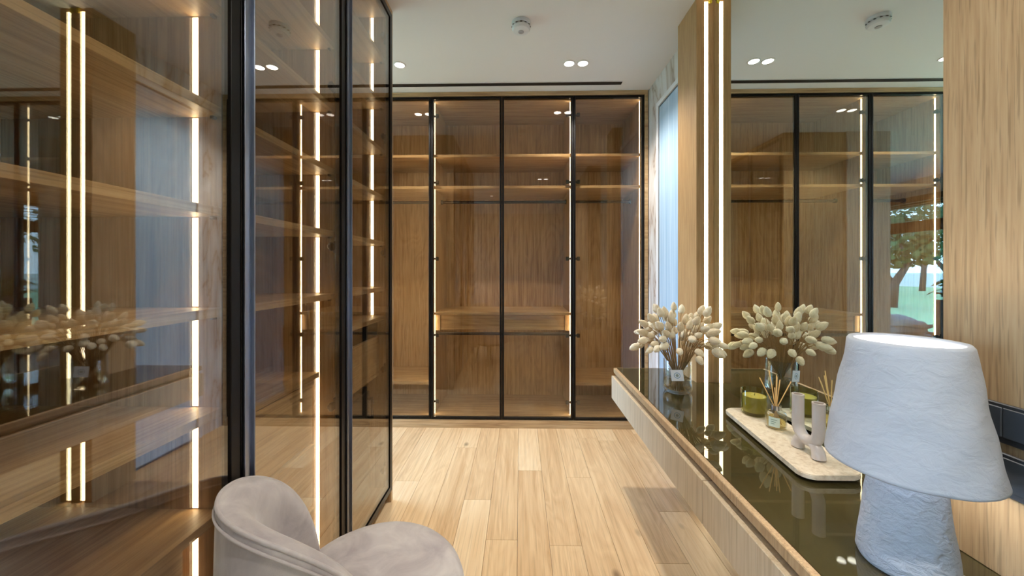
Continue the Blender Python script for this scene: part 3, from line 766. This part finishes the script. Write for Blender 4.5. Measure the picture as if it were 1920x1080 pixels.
# seat cushion: rounded, reaching forward out of the shell
bm = bmesh.new(); fx, fy = -bxd, -byd
def seat_ring(k, z, n=56):
    P = []
    for i in range(n):
        a = 2 * PI * i / n; u, v = math.cos(a), math.sin(a)
        su = math.copysign(abs(u) ** .92, u) * .240 + .046; sv = math.copysign(abs(v) ** .92, v) * .236
        su = .03 + (su - .03) * k; sv *= k
        if u < 0: sv *= 1 - .12 * abs(u); su = max(su, -.178)
        P.append(bm.verts.new((KX + fx * su - fy * sv, KY + fy * su + fx * sv, z)))
    return P
rings = [seat_ring(k, z) for k, z in ((.90, .300), (.965, .306), (.99, .33), (1.0, .40), (.99, .438), (.965, .458), (.90, .471), (.75, .478), (.5, .482), (.25, .484), (.05, .485))]
for A, B in zip(rings, rings[1:]):
    n = len(A)
    for i in range(n): bm.faces.new((A[i], A[(i + 1) % n], B[(i + 1) % n], B[i]))
bm.faces.new(rings[0][::-1]); bm.faces.new(rings[-1])
link('seat', bm, M['velvet'], chair, True)
bm = bmesh.new(); lathe(bm, [(.16, .262), (.18, .27), (.18, .299), (.16, .2995)], (KX + fx * .02, KY + fy * .02, 0), 40); link('seat_base', bm, M['slot'], chair, 'auto')
for k in range(4):
    a = KB + PI / 4 + k * PI / 2
    bm = bmesh.new(); tube(bm, [(KX + .14 * math.cos(a), KY + .14 * math.sin(a), .262), (KX + .19 * math.cos(a), KY + .19 * math.sin(a), .001)], [.016, .010], 14); link('leg', bm, M['black'], chair, 'auto')

# ------------------------------------------------------------------ bedroom beyond (seen in the mirror and the glass)
M['linen'] = plain('white_linen', srgb(235, 238, 242), .85, bump=(14, .5, 5))
bed = thing('bed', 'double bed with white linen seen only as a reflection in the mirror', 'bed', (-3.0, -.5, 0))
box('bed_base', plain('white_valance', srgb(226, 230, 234), .9), bed, -4.0, -2.3, -1.4, .40, .02, .32, .02)
box('mattress', M['linen'], bed, -3.98, -2.32, -1.38, .38, .321, .50, .04)
bm = bmesh.new(); nx, ny = 26, 26; g = []
rb = random.Random(4)
for i in range(nx + 1):
    row = []
    for j in range(ny + 1):
        x = -3.96 + 1.70 * i / nx; y = -1.41 + 1.84 * j / ny
        e = min(i, nx - i, j, ny - j) / 3.0
        z = .585 + .02 * math.sin(x * 9 + y * 4) + .015 * math.sin(y * 13 - x * 5) + rb.uniform(-.006, .006) - (.10 * (1 - e) ** 2 if e < 1 else 0)
        row.append(bm.verts.new((x, y, z)))
    g.append(row)
for i in range(nx):
    for j in range(ny): bm.faces.new((g[i][j], g[i + 1][j], g[i + 1][j + 1], g[i][j + 1]))
ex = bmesh.ops.extrude_face_region(bm, geom=bm.faces[:]); bmesh.ops.translate(bm, verts=[v for v in ex['geom'] if isinstance(v, bmesh.types.BMVert)], vec=(0, 0, -.05))
link('duvet', bm, M['linen'], bed, True)

bl = thing('window_blind', 'raised brown wooden slat blind at the bedroom window, seen in the mirror', 'blind', (XW + .05, -1.3, 2.38))
y0, y1 = WIN1[0] - .05, WIN1[1] + .02
box('head_rail', M['frame_brown'], bl, XW + .005, XW + .075, y0, y1, 2.33, 2.42, .003)
for k in range(7): box('slat', M['frame_brown'], bl, XW + .015, XW + .065, y0, y1, 2.045 + k * .041, 2.049 + k * .041, 0)
box('bottom_rail', M['frame_brown'], bl, XW + .012, XW + .068, y0, y1, 1.86, 2.03, .003)

pl = thing('potted_plant', 'leafy green potted plant by the bedroom window, seen in the mirror', 'plant', (-3.88, .72, 0))
bm = bmesh.new(); lathe(bm, [(.10, 0), (.13, .01), (.15, .85), (.135, .85), (.13, .78)], (-3.88, .72, 0), 28); link('pot', bm, plain('grey_pot', srgb(120, 122, 124), .6), pl, 'auto')
M['leaf'] = plain('green_leaf', srgb(70, 120, 48), .5)
rl = random.Random(9)
for k in range(26):
    a = rl.uniform(0, 6.28); el = rl.uniform(.1, 1.3); L = rl.uniform(.16, .32); w = L * .2
    d = Vector((math.cos(a) * math.cos(el), math.sin(a) * math.cos(el), math.sin(el))); s = Vector((-math.sin(a), math.cos(a), 0))
    o0 = Vector((-3.88, .72, .85 + rl.uniform(0, .3))); bm = bmesh.new(); P = []
    for u, ww in ((0, .02), (.3, .8), (.55, 1), (.8, .7), (1, .03)):
        c = o0 + d * (L * u) + Vector((0, 0, -.12 * u * u)); P.append((bm.verts.new(c - s * w * ww), bm.verts.new(c + Vector((0, 0, .012))), bm.verts.new(c + s * w * ww)))
    for A, B in zip(P, P[1:]): bm.faces.new((A[0], A[1], B[1], B[0])); bm.faces.new((A[1], A[2], B[2], B[1]))
    link('leaf', bm, M['leaf'], pl, True)
bm = bmesh.new(); tube(bm, [(-3.88, .72, .78), (-3.87, .71, 1.0), (-3.89, .73, 1.15)], .02, 8); link('stem', bm, M['straw'], pl, True)

# garden outside the bedroom window
lawn = box('lawn', plain('lawn_green', srgb(104, 132, 82), .9, bump=(30, .5)), None, -60, XW - .4, -40, 30, -.3, -.1, 0)
lawn['kind'] = 'structure'
def tree(x, y, h, r, label, seed):
    t = thing('garden_tree', label, 'tree', (x, y, -.1), 'trees outside the bedroom window')
    rt = random.Random(seed)
    bm = bmesh.new(); tube(bm, [(x, y, -.1), (x + .1, y + .2, h * .25), (x - .1, y + .5, h * .5), (x, y + .3, h * .7)], [.16, .13, .09, .04], 8)
    tube(bm, [(x + .1, y + .2, h * .25), (x + .3, y - .5, h * .5), (x + .3, y - .9, h * .65)], [.11, .08, .04], 8); link('trunk', bm, plain('bark', srgb(70, 62, 54), .9), t, True)
    bm = bmesh.new()
    for k in range(900):
        a, b_ = rt.uniform(0, 6.28), rt.uniform(-1, 1); q = rt.uniform(.35, 1) ** .5
        c = Vector((x + r * q * math.cos(a) * math.sqrt(1 - b_ * b_), y + r * q * math.sin(a) * math.sqrt(1 - b_ * b_), h * .72 + r * .75 * q * b_))
        e1 = Vector((rt.uniform(-1, 1), rt.uniform(-1, 1), rt.uniform(-1, 1))).normalized() * .16; e2 = e1.orthogonal().normalized() * .10
        bm.faces.new([bm.verts.new(c - e1), bm.verts.new(c + e2), bm.verts.new(c + e1), bm.verts.new(c - e2)])
    f = link('foliage', bm, plain('tree_green', srgb(64, 96, 62), .8), t); f['kind'] = 'stuff'
tree(-11.6, -7.9, 3.1, 1.35, 'dark green garden tree with a forked trunk nearest the bedroom window', 1)
tree(-19.5, -13.2, 4.4, 2.3, 'green garden tree standing behind the fork-trunked tree, seen in the mirror', 2)
tree(-24, -18.5, 5.6, 2.8, 'tallest green garden tree far across the lawn, seen in the mirror', 3)
hd_ = box('garden_wall', plain('pale_render', srgb(214, 214, 208), .9), None, -30.3, -30, -40, 30, -.1, 1.0, 0)
tag(hd_, 'low pale garden wall beyond the lawn outside the bedroom window', 'wall')
